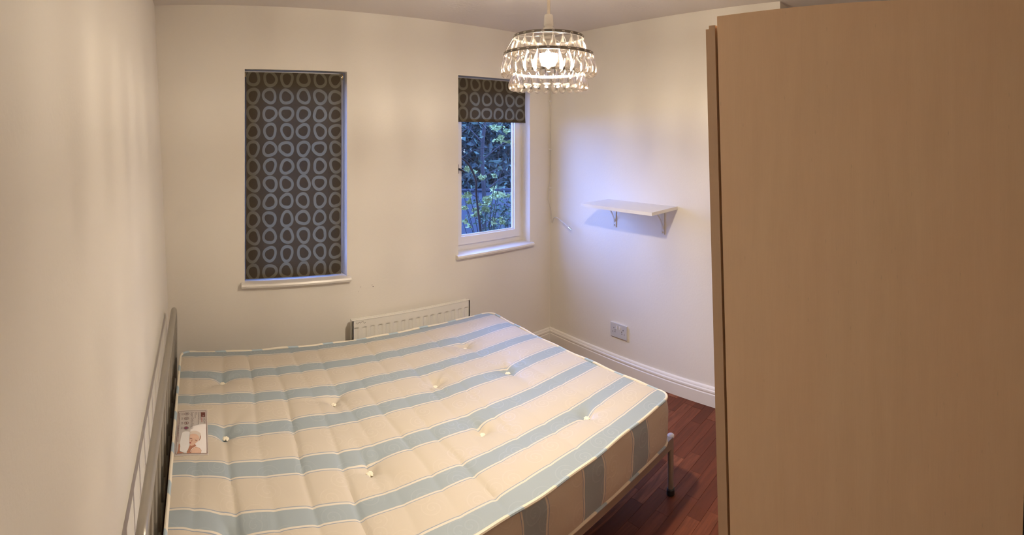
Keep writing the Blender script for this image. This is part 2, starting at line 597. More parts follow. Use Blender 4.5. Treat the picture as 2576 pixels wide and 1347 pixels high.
# ------------------------------------------------------------------ windows
def window(name, w, handle_z):
    x0, x1, z0, z1 = w
    yf = BY + 0.105
    r = tag(empty(name, (0, 0, 0)), kind='structure')
    def ring(bm, a0, a1, c0, c1, t, ya, yb):
        box(bm, a0, a0 + t, ya, yb, c0, c1)
        box(bm, a1 - t, a1, ya, yb, c0, c1)
        box(bm, a0 + t, a1 - t, ya, yb, c0, c0 + t)
        box(bm, a0 + t, a1 - t, ya, yb, c1 - t, c1)
    bm = bmesh.new()
    ring(bm, x0, x1, z0, z1, 0.042, yf, yf + 0.045)
    obj('window_frame', bm, UPVC, r, bevel=0.004)
    a0, a1, c0, c1 = x0 + 0.030, x1 - 0.030, z0 + 0.036, z1 - 0.030
    bm = bmesh.new()
    ring(bm, a0, a1, c0, c1, 0.052, yf - 0.016, yf + 0.024)
    s = obj('sash', bm, UPVC, r, bevel=0.005)
    g0, g1, h0, h1 = a0 + 0.052, a1 - 0.052, c0 + 0.052, c1 - 0.052
    bm = bmesh.new()
    ring(bm, g0 - 0.001, g1 + 0.001, h0 - 0.001, h1 + 0.001, 0.010, yf + 0.002, yf + 0.012)
    obj('glazing_bead', bm, UPVC, s, bevel=0.002)
    obj('pane', bx(g0 - 0.005, g1 + 0.005, yf + 0.013, yf + 0.017, h0 - 0.005, h1 + 0.005), GLASS, s)
    # lever handle on the left stile, turned to point up
    hx = a0 + 0.011
    bm = bmesh.new()
    box(bm, hx - 0.012, hx + 0.012, yf - 0.024, yf - 0.016, handle_z - 0.030, handle_z + 0.030)
    h = obj('handle', bm, BLACK, s, bevel=0.003)
    bm = bmesh.new()
    tube(bm, smooth_path([(hx, yf - 0.02, handle_z), (hx, yf - 0.052, handle_z), (hx + 0.012, yf - 0.060, handle_z - 0.004), (hx + 0.036, yf - 0.062, handle_z - 0.016)]), 0.0075, 10)
    obj('lever', bm, BLACK, h, smooth=True)
    # window board with a rounded nose
    bm = bmesh.new()
    e = 0.022
    prof = [(0.105, 0.0), (-0.024, 0.0), (-0.032, -0.004), (-0.036, -0.013), (-0.032, -0.023), (-0.024, -0.027), (0.105, -0.027)]
    def board(xa, xb, pr):
        A = [bm.verts.new((xa, BY + p, z0 + q)) for p, q in pr]
        B = [bm.verts.new((xb, BY + p, z0 + q)) for p, q in pr]
        n = len(pr)
        for i in range(n):
            bm.faces.new((A[i], A[(i + 1) % n], B[(i + 1) % n], B[i]))
        bm.faces.new(A)
        bm.faces.new(list(reversed(B)))
    board(x0 + 0.001, x1 - 0.001, [(p if p > 0.05 else p, q) for p, q in prof])
    nose = [(-0.001, 0.0), *prof[1:6], (-0.001, -0.027)]
    board(x0 - e, x0 + 0.001, nose)
    board(x1 - 0.001, x1 + e * 0.9, nose)
    obj('window_board', bm, WHITE_GLOSS, r, smooth=True)
    return r
window('window_1', W1, 1.30)
window('window_2', W2, 1.285)

# light portals in the two openings (they only guide the sky's light)
for w in (W1, W2):
    ld = bpy.data.lights.new('sky_portal', 'AREA')
    ld.shape = 'RECTANGLE'
    ld.size, ld.size_y = w[1] - w[0], w[3] - w[2]
    ld.cycles.is_portal = True
    lo = bpy.data.objects.new('sky_portal', ld)
    COL.objects.link(lo)
    lo.location = ((w[0] + w[1]) / 2, BY + WT + 0.105, (w[2] + w[3]) / 2)
    lo.rotation_euler = (-pi / 2, 0, 0)

# ------------------------------------------------------------------ bed frame
bed = tag(empty('bed_frame', (MCX, MCY, 0)), 'grey tubular metal bed frame carrying the striped mattress', 'bed')
def bl(p):
    return (p[0] - MCX, p[1] - MCY, p[2])
HX = -0.1385
TR = 0.0155
def arch(y0, y1, z1, r):
    pts = [(HX, y0, 0.012), (HX, y0, 0.2), (HX, y0, z1 - r - 0.1)]
    for k in range(9):
        a = pi / 2 * k / 8
        pts.append((HX, y0 + r - r * cos(a), z1 - r + r * sin(a)))
    for k in range(9):
        a = pi / 2 * k / 8
        pts.append((HX, y1 - r + r * sin(a), z1 - r + r * cos(a)))
    pts += [(HX, y1, z1 - r - 0.1), (HX, y1, 0.2), (HX, y1, 0.012)]
    return pts
HY0, HY1, HZ = 1.09, 2.615, 0.657
obj('headboard_tube', tb([bl(p) for p in arch(HY0, HY1, HZ, 0.07)], TR, 14), GREY_METAL, bed, smooth=True)
obj('headboard_rail', tb([bl((HX, HY0, 0.30)), bl((HX, HY1, 0.30))], 0.011, 12), GREY_METAL, bed, smooth=True)
NB = 11
for i in range(NB):
    yy = HY0 + (HY1 - HY0) * (i + 1) / (NB + 1)
    obj('headboard_bar', tb([bl((HX, yy, 0.30)), bl((HX, yy, HZ))], 0.0075, 10), GREY_METAL, bed, smooth=True)
for yy in (MY0 + 0.040, MY1 - 0.04):
    obj('side_rail', bx(*[v for v in (HX - MCX, 1.855 - MCX, yy - 0.018 - MCY, yy + 0.018 - MCY, 0.205, 0.248)]), GREY_METAL, bed, bevel=0.005)
obj('foot_rail', bx(1.836 - MCX, 1.862 - MCX, MY0 + 0.03 - MCY, MY1 - 0.03 - MCY, 0.205, 0.246), GREY_METAL, bed, bevel=0.005)
for yy in (MY0 + 0.040, MY1 - 0.04):
    lg = obj('leg', tb([bl((1.862, yy, 0.022)), bl((1.862, yy, 0.244))], 0.0140, 16), GREY_METAL, bed, smooth=True)
    obj('foot_cap', lathe([(0, 0), (0.019, 0), (0.019, 0.022), (0.0155, 0.026), (0, 0.026)], 16, None, *bl((1.862, yy, 0))), BLACK, lg, smooth=True)
    obj('end_plug', lathe([(0.0, -0.004), (0.017, -0.004), (0.017, 0.003), (0.012, 0.007), (0, 0.008)], 16, None, *bl((1.862, yy, 0.244))), UPVC, lg, smooth=True)
for i in range(14):
    xx = -0.02 + i * 0.136
    obj('slat', bx(xx - 0.03 - MCX, xx + 0.03 - MCX, MY0 + 0.012 - MCY, MY1 - 0.012 - MCY, 0.2485, 0.2605), SLATWOOD, bed)

# ------------------------------------------------------------------ mattress
mat_root = tag(empty('mattress', (MCX, MCY, MZ0)), 'cream and pale blue striped double mattress on the grey metal bed frame', 'mattress')
LX, LY, TH = (MX1 - MX0) / 2, (MY1 - MY0) / 2, MZ1 - MZ0
CR = 0.065
TUFTS = [(0.112, 2.29), (0.105, 1.875), (0.095, 1.405), (0.590, 2.030), (0.592, 1.575), (1.080, 1.985), (1.072, 1.573),
         (1.415, 2.25), (1.445, 1.895), (1.465, 1.372)]
CREASE = [0.108 + 0.1315 * i for i in range(-1, 12)]
rng = random.Random(3)
crl = [rng.uniform(0.5, 1.0) for _ in CREASE]
def ztop(x, y):
    X, Y = x + MCX, y + MCY
    ex, ey = min(1, (LX - abs(x)) / 0.10), min(1, (LY - abs(y)) / 0.10)
    edge = max(0.0, min(ex, ey))
    z = 0.006 * (1 - (1 - edge) ** 2)
    lx, ly = max(0, abs(X + 0.030) - 0.070), max(0, abs(Y - 1.8785) - 0.150)
    keep = min(1.0, hypot(lx, ly) / 0.04)                # the stiff sewn label keeps the cloth under it flat
    for c, a in zip(CREASE, crl):
        wob = c + 0.012 * sin(Y * 5.1 + c * 9) + (Y - 1.9) * 0.01
        dx = (X - wob)
        a *= (1.0 - 0.75 * min(1, max(0, (X - 0.75) / 0.7))) * (0.72 + 0.38 * sin(Y * 4.3 + c * 17))
        z += keep * edge * a * (-0.0078 * exp(-(dx / 0.010) ** 2) - 0.0042 * exp(-(dx / 0.036) ** 2))
    z += keep * edge * 0.0022 * sin((Y - STR0) / STRP * 2 * pi)
    for tx, ty in TUFTS:
        dx, dy = X - tx, Y - ty
        d = hypot(dx, dy)
        if d > 0.40: continue
        th = atan2(dy, dx)
        z -= 0.017 * exp(-(d / 0.030) ** 2) + (0.3 + 0.7 * keep) * 0.013 * exp(-(d / 0.10) ** 2) * (0.75 + 0.25 * cos(3 * th + tx * 7))
        z -= keep * 0.0045 * exp(-(d / 0.15) ** 2) * max(0, cos(th * 2.5 + ty * 5 + 0.6)) ** 6
        z -= keep * 0.004 * exp(-abs(dx) / 0.014) * exp(-(dy / 0.14) ** 2)
    z += 0.0024 * sin(X * 13 + Y * 7.1) * sin(Y * 11 - X * 3.3) * edge * keep
    return z
bm = bmesh.new()
NX, NY = 232, 172
grid = []
def corner_map(x, y):
    ax, ay = abs(x) - (LX - CR), abs(y) - (LY - CR)
    if ax > 0 and ay > 0:
        s = max(ax, ay)
        h = hypot(ax, ay)
        ax, ay = ax / h * s, ay / h * s
        x = math.copysign(LX - CR + ax, x)
        y = math.copysign(LY - CR + ay, y)
    return x, y
for i in range(NX + 1):
    rowv = []
    for j in range(NY + 1):
        x, y = corner_map(-LX + 2 * LX * i / NX, -LY + 2 * LY * j / NY)
        rowv.append(bm.verts.new((x, y, TH + ztop(x, y))))
    grid.append(rowv)
for i in range(NX):
    for j in range(NY):
        bm.faces.new((grid[i][j], grid[i + 1][j], grid[i + 1][j + 1], grid[i][j + 1]))
obj('top_panel', bm, TICK_TOP, mat_root, smooth=True)
per = [(grid[i][0]) for i in range(0)]
def perimeter(step=0.02):
    pts = []
    def seg(p, q):
        n = max(1, int(hypot(q[0] - p[0], q[1] - p[1]) / step))
        for k in range(n): pts.append((p[0] + (q[0] - p[0]) * k / n, p[1] + (q[1] - p[1]) * k / n))
    def arc(cx, cy, a0):
        for k in range(6): 
            a = a0 + pi / 2 * k / 6
            pts.append((cx + CR * cos(a), cy + CR * sin(a)))
    a, b = LX - CR, LY - CR
    seg((-a, -LY), (a, -LY)); arc(a, -b, -pi / 2)
    seg((LX, -b), (LX, b)); arc(a, b, 0)
    seg((a, LY), (-a, LY)); arc(-a, b, pi / 2)
    seg((-LX, b), (-LX, -b)); arc(-a, -b, pi)
    return pts
PER = perimeter()
def wav(k):
    return 0.0022 * sin(k * 0.45) + 0.0016 * sin(k * 0.17 + 1)
bm = bmesh.new()
rows = []
for q in range(11):
    t = q / 10
    bulge = 0.010 * sin(pi * t) + (0.002 * sin(pi * t * 3))
    rowv = []
    for k, (x, y) in enumerate(PER):
        h = hypot(x / LX, y / LY)
        nx = max(-1, min(1, (x - math.copysign(min(abs(x), LX - CR), x)) / CR))
        ny = max(-1, min(1, (y - math.copysign(min(abs(y), LY - CR), y)) / CR))
        b = bulge * (1 + 0.35 * sin(k * 0.55 + q * 0.3))
        rowv.append(bm.verts.new((x + nx * b, y + ny * b, TH * t + (wav(k) if t > 0.99 else 0))))
    rows.append(rowv)
n = len(PER)
for a, b in zip(rows, rows[1:]):
    for k in range(n):
        bm.faces.new((a[k], a[(k + 1) % n], b[(k + 1) % n], b[k]))
bm.faces.new(list(reversed(rows[0])))
obj('side_border', bm, TICK_SIDE, mat_root, smooth=True)
for zz, nm in ((TH, 'piping'), (0.006, 'piping')):
    obj(nm, tb([(x * (1 + 0.003 / LX), y * (1 + 0.003 / LY), zz + (wav(k) if zz > 0.1 else 0)) for k, (x, y) in enumerate(PER)], 0.0062, 8, closed=True), PIPING, mat_root, smooth=True)
# tufts of cotton in the dimples
def tuft_mesh():
    bm = bmesh.new()
    r2 = random.Random(5)
    for k in range(7):
        a = 2 * pi * k / 7 + r2.uniform(-.2, .2)
        c = Vector((0.0085 * cos(a), 0.0085 * sin(a), 0.003 + r2.uniform(0, .002)))
        tube(bm, smooth_path([(0, 0, 0.002), c * 0.6 + Vector((0, 0, 0.005)), c + Vector((0, 0, 0.001)), c * 1.25 + Vector((0, 0, -0.003))], 3), [0.0035] * 4 + [0.0038] * 3 + [0.0042] * 2 + [0.003], 6)
    lathe([(0, 0.0), (0.007, 0.001), (0.0085, 0.004), (0.006, 0.008), (0, 0.0092)], 10, bm)
    bmesh.ops.recalc_face_normals(bm, faces=bm.faces)
    me = bpy.data.meshes.new('tuft')
    bm.to_mesh(me)
    bm.free()
    me.materials.append(TUFT)
    me.polygons.foreach_set('use_smooth', [True] * len(me.polygons))
    return me
tm = tuft_mesh()
for k, (tx, ty) in enumerate(TUFTS):
    o = link_mesh('tuft', tm, mat_root, (tx - MCX, ty - MCY, TH + ztop(tx - MCX, ty - MCY)), (0, 0, k * 1.3))
    o.scale = (1.12, 1.12, 0.65)

# ---- the maker's label sewn on the top panel (flat print)
PAPER = plain('label_paper', (0.86, 0.81, 0.78), 0.45, var=0.02)
INK = plain('label_brown_ink', (0.13, 0.035, 0.025), 0.5)
INK_G = plain('label_grey_ink', (0.30, 0.25, 0.24), 0.5)
RED = plain('label_red_ink', (0.36, 0.05, 0.06), 0.5)
NAVY = plain('label_navy_ink', (0.05, 0.05, 0.16), 0.5)
SKIN = plain('print_skin', (0.70, 0.47, 0.36), 0.5, var=0.1)
SKIN_D = plain('print_skin_shade', (0.42, 0.19, 0.12), 0.5, var=0.1)
TOWEL = plain('print_white_towel', (0.74, 0.73, 0.73), 0.5, var=0.03)
HAIR = plain('print_pale_hair', (0.66, 0.58, 0.52), 0.5, var=0.06)
MAUVE = plain('print_pale_backdrop', (0.82, 0.78, 0.77), 0.5, var=0.03)
WHITEP = plain('print_white', (0.86, 0.83, 0.80), 0.5, var=0.02)
LBX, LBY, LW, LL = -0.0935, 2.022, 0.127, 0.287       # left, far edge, width (x), length (-y)
def lab(s, t, lift=0.0):
    """s runs 0..1 from the far end towards the viewer, t 0..1 from left to right."""
    x, y = LBX + LW * t - MCX, LBY - LL * s - MCY
    return (x, y, TH + ztop(x, y) + 0.0012 + lift)
bm = bmesh.new()
NS, NTT = 24, 10
top = [[bm.verts.new(lab(i / NS, j / NTT)) for j in range(NTT + 1)] for i in range(NS + 1)]
for i in range(NS):
    for j in range(NTT):
        bm.faces.new((top[i][j], top[i][j + 1], top[i + 1][j + 1], top[i + 1][j]))
bmesh.ops.solidify(bm, geom=bm.faces[:], thickness=0.0006)
card = obj('label_card', bm, PAPER, mat_root, smooth=True)
def patch(bm, pts, lift):
    """A printed patch; pts are (s, t) pairs, cut into small triangles and laid on the card."""
    f = bmesh.new()
    f.faces.new([f.verts.new((p[0] * 2.2, p[1], 0)) for p in pts])
    bmesh.ops.triangulate(f, faces=f.faces[:])
    for _ in range(3):
        es = [e for e in f.edges if e.calc_length() > 0.12]
        if not es: break
        bmesh.ops.subdivide_edges(f, edges=es, cuts=1)
        bmesh.ops.triangulate(f, faces=f.faces[:])
    f.verts.index_update()
    v = [bm.verts.new(lab(q.co.x / 2.2, q.co.y, lift)) for q in f.verts]
    for q in f.faces: bm.faces.new([v[w.index] for w in q.verts])
    f.free()
def pprint(name, polys, mat, lift):
    bm = bmesh.new()
    for p in polys: patch(bm, p, lift)
    o = obj(name, bm, mat, card)
    return o
def rect(s0, s1, t0, t1):
    n = max(1, int((s1 - s0) / 0.06))
    return [(s0 + (s1 - s0) * k / n, t0) for k in range(n + 1)] + [(s1 - (s1 - s0) * k / n, t1) for k in range(n + 1)]
def ell(s, t, rs, rt, n=20, rot=0):
    o = []
    for k in range(n):
        a = 2 * pi * k / n
        p, q = rs * cos(a), rt * sin(a)
        o.append((s + p * cos(rot) - q * sin(rot), t + p * sin(rot) + q * cos(rot)))
    return o
pprint('border_print', [rect(0.03, 0.965, 0.035, 0.047), rect(0.03, 0.965, 0.953, 0.965), [(0.03, 0.035), (0.03, 0.965), (0.035, 0.965), (0.035, 0.035)], [(0.96, 0.035), (0.96, 0.965), (0.965, 0.965), (0.965, 0.035)]], INK, 0.0004)
def cp(*pts):
    """Points read off the label as (across, down) on its own 0..1030 grid, sheared like the print."""
    o = []
    for cx, cy in pts:
        left = 285 - 100 * (cy - 130) / 1030
        o.append((0.03 + 0.935 * (cy - 130) / 1032, 0.041 + 0.918 * (cx - left) / (947 - left)))
    return o
def cell(cx, cy, rx, ry, rot=0.0, n=22):
    return cp(*[(cx + rx * cos(2 * pi * k / n) * cos(rot) - ry * sin(2 * pi * k / n) * sin(rot), cy + rx * cos(2 * pi * k / n) * sin(rot) + ry * sin(2 * pi * k / n) * cos(rot)) for k in range(n)])
pprint('backdrop_print', [cp((560, 560), (760, 500), (935, 480), (938, 1000), (930, 1150), (480, 1150), (540, 800))], MAUVE, 0.0002)
pprint('shoulder_print', [cp((452, 1152), (500, 1050), (530, 985), (560, 1000), (620, 1035), (690, 1020), (770, 1050), (812, 1100), (800, 1155)), cp((212, 1150), (255, 1060), (262, 960), (282, 930), (310, 985), (290, 1080), (280, 1110), (390, 1145))], SKIN_D, 0.0005)
pprint('arm_print', [cp((560, 1152), (580, 1085), (640, 1040), (700, 1030), (765, 1055), (805, 1100), (795, 1152))], SKIN, 0.0006)
pprint('neck_print', [cp((540, 985), (640, 940), (690, 1000), (620, 1045), (560, 1020))], SKIN_D, 0.00065)
pprint('hair_print', [cell(668, 728, 140, 72, 0.12), cell(775, 780, 30, 55, 0.2)], HAIR, 0.0007)
pprint('face_print', [cp((545, 745), (600, 722), (690, 730), (750, 775), (765, 830), (735, 890), (680, 940), (625, 985), (575, 1000), (538, 985), (520, 930), (528, 890), (515, 860))], SKIN, 0.0008)
pprint('hair_strand_print', [cp((790, 760), (806, 775), (800, 830), (770, 880), (750, 890), (775, 840), (785, 800))], SKIN_D, 0.0009)
pprint('towel_print', [cp((352, 690), (440, 660), (535, 680), (525, 800), (518, 905), (527, 990), (480, 1090), (430, 1152), (300, 1110), (285, 1080), (300, 1000), (288, 930), (318, 810))], TOWEL, 0.0009)
pprint('eye_print', [cp((535, 822), (560, 828), (600, 838), (588, 848), (555, 842), (535, 835)), cp((662, 862), (690, 880), (718, 888), (705, 897), (680, 890), (664, 875))], INK, 0.0010)
pprint('brow_print', [cp((548, 795), (590, 795), (606, 806), (585, 803), (552, 804)), cp((668, 835), (705, 848), (735, 868), (705, 856), (670, 843))], HAIR, 0.0010)
pprint('nose_print', [cp((590, 850), (598, 885), (585, 905), (560, 900), (572, 890))], SKIN_D, 0.0010)
pprint('mouth_print', [cp((522, 925), (545, 918), (572, 935), (560, 948), (535, 945))], RED, 0.0010)
pprint('strap_print', [cp((540, 1130), (560, 1085), (600, 1050), (660, 1020), (662, 1028), (606, 1060), (570, 1092), (552, 1133))], WHITEP, 0.0011)
pprint('emblem_print', [rect(0.075, 0.185, 0.785, 0.925)], INK, 0.0006)
pprint('crescent_print', [[(0.15, 0.835), (0.165, 0.855), (0.168, 0.88), (0.155, 0.90), (0.160, 0.88), (0.157, 0.86)]], WHITEP, 0.0010)
def ringp(s, t, r0, r1, n=24):
    k = LW / LL
    return [[(s + r1 * cos(2 * pi * i / n) * k, t + r1 * sin(2 * pi * i / n)), (s + r1 * cos(2 * pi * (i + 1) / n) * k, t + r1 * sin(2 * pi * (i + 1) / n)),
             (s + r0 * cos(2 * pi * (i + 1) / n) * k, t + r0 * sin(2 * pi * (i + 1) / n)), (s + r0 * cos(2 * pi * i / n) * k, t + r0 * sin(2 * pi * i / n))] for i in range(n)]
CS = [0.105, 0.215, 0.325, 0.435]
polys = []
for s in CS: polys += ringp(s, 0.315, 0.068, 0.080)
pprint('seal_ring_print', polys, INK, 0.0006)
pprint('seal_print', [ell(CS[0], 0.315, 0.018, 0.045), ell(CS[0], 0.315, 0.008, 0.055)], INK_G, 0.0006)
pprint('seal_print', [ell(CS[1], 0.315, 0.024, 0.050, 8)], INK_G, 0.0006)
pprint('seal_print', [ell(CS[2] - 0.006, 0.30, 0.010, 0.026, 10, .5), ell(CS[2] + 0.006, 0.335, 0.010, 0.026, 10, .5), ell(CS[2], 0.318, 0.01, 0.02, 10)], INK, 0.0006)
pprint('seal_print', [ell(CS[3], 0.315, 0.026, 0.058)], NAVY, 0.0006)
pprint('seal_print', [rect(CS[3] - 0.025, CS[3] + 0.025, 0.303, 0.327), [(CS[3] - 0.005, 0.26), (CS[3] - 0.005, 0.37), (CS[3] + 0.005, 0.37), (CS[3] + 0.005, 0.26)]], RED, 0.0008)
def words(name, text, s, t, size, mat, lift=0.0007, sx=1.0):
    cu = bpy.data.curves.new(name, 'FONT')
    cu.body = text
    cu.size = size
    cu.resolution_u = 2
    tmp = bpy.data.objects.new(name, cu)
    COL.objects.link(tmp)
    dg = bpy.context.evaluated_depsgraph_get()
    me = bpy.data.meshes.new_from_object(tmp.evaluated_get(dg))
    bpy.data.objects.remove(tmp)
    for v in me.vertices:
        a, b = v.co.x * sx, v.co.y
        v.co = lab(s + a / LL, t + b / LW, lift)
    me.materials.clear()
    me.materials.append(mat)
    return link_mesh(name, me, card)
words('title_print', 'Super Ortho Royale', 0.070, 0.455, 0.0175, INK_G, sx=0.80)
words('emblem_name_print', 'DREAM', 0.20, 0.86, 0.0125, INK_G, sx=0.95)
r5 = random.Random(2)
def bars(s0, s1, t, h, mat):
    """A line of print too small to read: a row of short dashes."""
    out, q = [], s0
    while q < s1:
        w = r5.uniform(0.010, 0.028)
        out.append([(q, t), (min(q + w, s1), t), (min(q + w, s1), t + h), (q, t + h)])
        q += w + 0.006
    pprint('fine_print', out, mat, 0.0006)
bars(0.20, 0.31, 0.80, 0.028, RED)
for t, e in ((0.745, 0.26), (0.69, 0.36), (0.635, 0.14), (0.585, 0.22)): bars(0.075, e, t, 0.022, INK_G)
for q in CS:
    for t in (0.150, 0.182): bars(q - 0.028, q + 0.028, t, 0.016, INK_G)
bars(0.075, 0.72, 0.072, 0.016, INK)

# ------------------------------------------------------------------ roller blinds
def blind(w, zbot, label, rot, xoff):
    x0, x1, z0, z1 = w
    yb = BY + 0.022
    r = tag(empty('roller_blind', (x0, yb, z1)), label, 'blind', None)
    wd = x1 - x0
    a, b = 0.012, wd - 0.030
    ht = z1 - zbot
    bm = bmesh.new()
    nx, nz = 14, 40
    vs = []
    for i in range(nx + 1):
        col = []
        for k in range(nz + 1):
            t = k / nz
            xx = a + (b - a) * i / nx + rot * (t * t)
            yy = 0.0022 * sin(t * 7 + i * 0.2) + 0.004 * (i / nx) * sin(t * 4.2) * t
            col.append(bm.verts.new((xx, yy, -0.014 - (ht - 0.014) * t)))
        vs.append(col)
    for i in range(nx):
        for k in range(nz):
            bm.faces.new((vs[i][k], vs[i + 1][k], vs[i + 1][k + 1], vs[i][k + 1]))
    bmesh.ops.solidify(bm, geom=bm.faces[:], thickness=0.0008)
    obj('blind_cloth', bm, BLIND, r, smooth=True)
    obj('roller_tube', tb([(a - 0.004, 0.021, -0.03), (b + 0.004, 0.021, -0.03)], 0.017, 16), CHROME, r, smooth=True)
    obj('bottom_bar', bx(a + rot, b + rot, 0.0035, 0.010, -ht + 0.002, -ht + 0.022), UPVC, r, bevel=0.002)
    for sx_ in (a - 0.010, b + 0.006):
        bk = obj('bracket', lathe([(0, 0), (0.016, 0), (0.017, 0.002), (0.017, 0.006), (0, 0.006)], 16), BRASS, r, (sx_, 0.021, -0.026), (0, pi / 2, 0), smooth=True)
    # bead chain loop at the right end
    bm = bmesh.new()
    zc = -1.02 if ht > 0.6 else -0.78
    for side_ in (0.004, 0.020):
        k = 0
        zz = -0.03
        while zz > zc:
            bmesh.ops.create_icosphere(bm, subdivisions=1, radius=0.0021, matrix=Matrix.Translation((b + 0.013 + 0.0015 * sin(zz * 9), side_ + 0.010, zz)))
            zz -= 0.0062
    obj('bead_chain', bm, UPVC, r)['kind'] = 'stuff'
    return r
blind(W1, 0.722, 'dark taupe ring-print roller blind drawn fully down over the left window', -0.004, 0)
blind(W2, 1.590, 'dark taupe ring-print roller blind pulled a quarter down over the right window', 0.0, 0.05)

# ------------------------------------------------------------------ radiator
rad = tag(empty('radiator', (0.919, BY, 0)), 'white ribbed panel radiator with chipped paint, low on the wall behind the bed', 'radiator')
RW, RZ0, RZ1 = 0.845, 0.115, 0.484
bm = bmesh.new()
NXr, NZr = 16 * 12, 90
g = []
for i in range(NXr + 1):
    col = []
    for k in range(NZr + 1):
        x = RW * i / NXr
        z = RZ0 + (RZ1 - RZ0) * k / NZr
        c = abs(((i / 12) % 1.0) - 0.5)
        f = max(0.0, min(1.0, (0.30 - c) / 0.12))
        top_m = max(0.0, min(1.0, (RZ1 - 0.040 - z) / 0.004)) * max(0.0, min(1.0, (z - RZ0 - 0.04) / 0.008))
        y = -0.092 + 0.0062 * f * top_m
        col.append(bm.verts.new((x, y, z)))
    g.append(col)
for i in range(NXr):
    for k in range(NZr):
        bm.faces.new((g[i][k], g[i + 1][k], g[i + 1][k + 1], g[i][k + 1]))
obj('front_panel', bm, RAD, rad, smooth=True)
obj('rear_panel', bx(0.004, RW - 0.004, -0.052, -0.040, RZ0, RZ1 - 0.004), RAD, rad, bevel=0.004)
bm = bmesh.new()
box(bm, 0, RW, -0.092, -0.070, RZ1 - 0.001, RZ1 + 0.001)
box(bm, 0.0, 0.008, -0.092, -0.084, RZ0, RZ1)
box(bm, RW - 0.008, RW, -0.092, -0.084, RZ0, RZ1)
obj('rim', bm, RAD, rad, bevel=0.0008)
for xx in (0.12, RW - 0.12):
    obj('wall_bracket', bx(xx - 0.02, xx + 0.02, -0.040, 0.0, RZ0 + 0.04, RZ1 - 0.06), RAD, rad, bevel=0.003)
for xx in (-0.028, RW + 0.028):
    bm = bmesh.new()
    tube(bm, [(xx, -0.07, 0.0), (xx, -0.07, 0.15)], 0.0075, 10)
    tube(bm, [(0 if xx < 0 else RW, -0.07, 0.15), (xx, -0.07, 0.15)], 0.010, 10)
    tube(bm, [(xx, -0.07, 0.13), (xx, -0.07, 0.18)], 0.014, 12)
    obj('valve', bm, CHROME, rad, smooth=True)
bm = bmesh.new()
r3 = random.Random(11)
for k in range(9):
    x = 0.022 + k * 0.0068
    z = RZ1 - 0.012 - r3.uniform(0, 0.010)
    w_ = r3.uniform(0.002, 0.005)
    v = [bm.verts.new((x + a, -0.0924, z + b)) for a, b in ((0, 0), (w_ + 0.004, 0.004), (w_ + 0.006, 0.0075), (0.002, 0.003))]
    bm.faces.new(v)
obj('paint_chip', bm, CHIP, rad)

FILLER = plain('wall_filler', (0.70, 0.66, 0.60), 0.8)
wb = bpy.data.objects['wall_back']
for px_, pz_, rr_, mm_ in ((1.005, 0.640, 0.0055, FILLER), (1.083, 0.645, 0.0055, FILLER), (1.090, 0.633, 0.0032, CHIP), (0.99, 0.615, 0.004, FILLER)):
    obj('screw_hole', lathe([(0, 0.0012), (rr_ * 0.8, 0.001), (rr_, 0)], 12), mm_, wb, (px_, BY, pz_), (pi / 2, 0, 0), smooth=True)

# ------------------------------------------------------------------ shelf, socket, aerial cable on the right wall
SY0, SY1, SZ = 1.630, 2.215, 1.083
sh = tag(empty('wall_shelf', (RX, (SY0 + SY1) / 2, SZ)), 'small white wall shelf on two brackets on the right wall', 'shelf')
hl = (SY1 - SY0) / 2
obj('shelf_board', bx(-0.288, 0, -hl, hl, -0.009, 0.009), SHELF, sh, bevel=0.0015)
for yy in (-0.180, 0.233):
    bm = bmesh.new()
    box(bm, -0.005, 0, yy - 0.0125, yy + 0.0125, -0.165, -0.0095)
    box(bm, -0.225, -0.006, yy - 0.0125, yy + 0.0125, -0.0155, -0.0095)
    pts = []
    for k in range(9):
        a = k / 8
        pts.append((-0.006 - 0.085 * a ** 1.15, yy, -0.135 + 0.118 * a ** 0.72))
    for k in range(8):
        p, q = pts[k], pts[k + 1]
        vv = [bm.verts.new((x, yy + s * 0.004, z + d)) for (x, z) in ((p[0], p[2]), (q[0], q[2])) for s in (-1, 1) for d in (0, 0.008)]
        for f in ((0, 1, 5, 4), (2, 6, 7, 3), (0, 4, 6, 2), (1, 3, 7, 5)): bm.faces.new([vv[i] for i in f])
    bo = obj('bracket', bm, BRACKET, sh, bevel=0.0)
    for zz in (-0.035, -0.152):
        obj('screw', lathe([(0, 0.0015), (0.0045, 0.001), (0.005, 0)], 10), CHROME, bo, (-0.006, yy, zz), (0, -pi / 2, 0), smooth=True)

so = tag(empty('wall_socket', (RX, 2.115, 0.262)), 'white double power socket low on the right wall above the skirting', 'socket')
obj('face_plate', bx(-0.010, 0, -0.0735, 0.0735, -0.0435, 0.0435), SOCKET, so, bevel=0.003)
for sy in (-1, 1):
    obj('rocker_switch', bx(-0.0135, -0.010, sy * 0.013 - 0.0055, sy * 0.013 + 0.0055, 0.012, 0.030), UPVC, so, bevel=0.001)
    bm = bmesh.new()
    c = sy * 0.042
    box(bm, -0.0105, -0.0095, c - 0.002, c + 0.002, 0.008, 0.017)
    box(bm, -0.0105, -0.0095, c - 0.014, c - 0.008, -0.014, -0.010)
    box(bm, -0.0105, -0.0095, c + 0.008, c + 0.014, -0.014, -0.010)
    obj('pin_hole', bm, BLACK, so)
for sy in (-0.06, 0.06):
    obj('screw', lathe([(0, 0.0012), (0.003, 0.001), (0.0035, 0)], 10), CHROME, so, (-0.010, sy * 0.5, 0.0), (0, -pi / 2, 0), smooth=True)

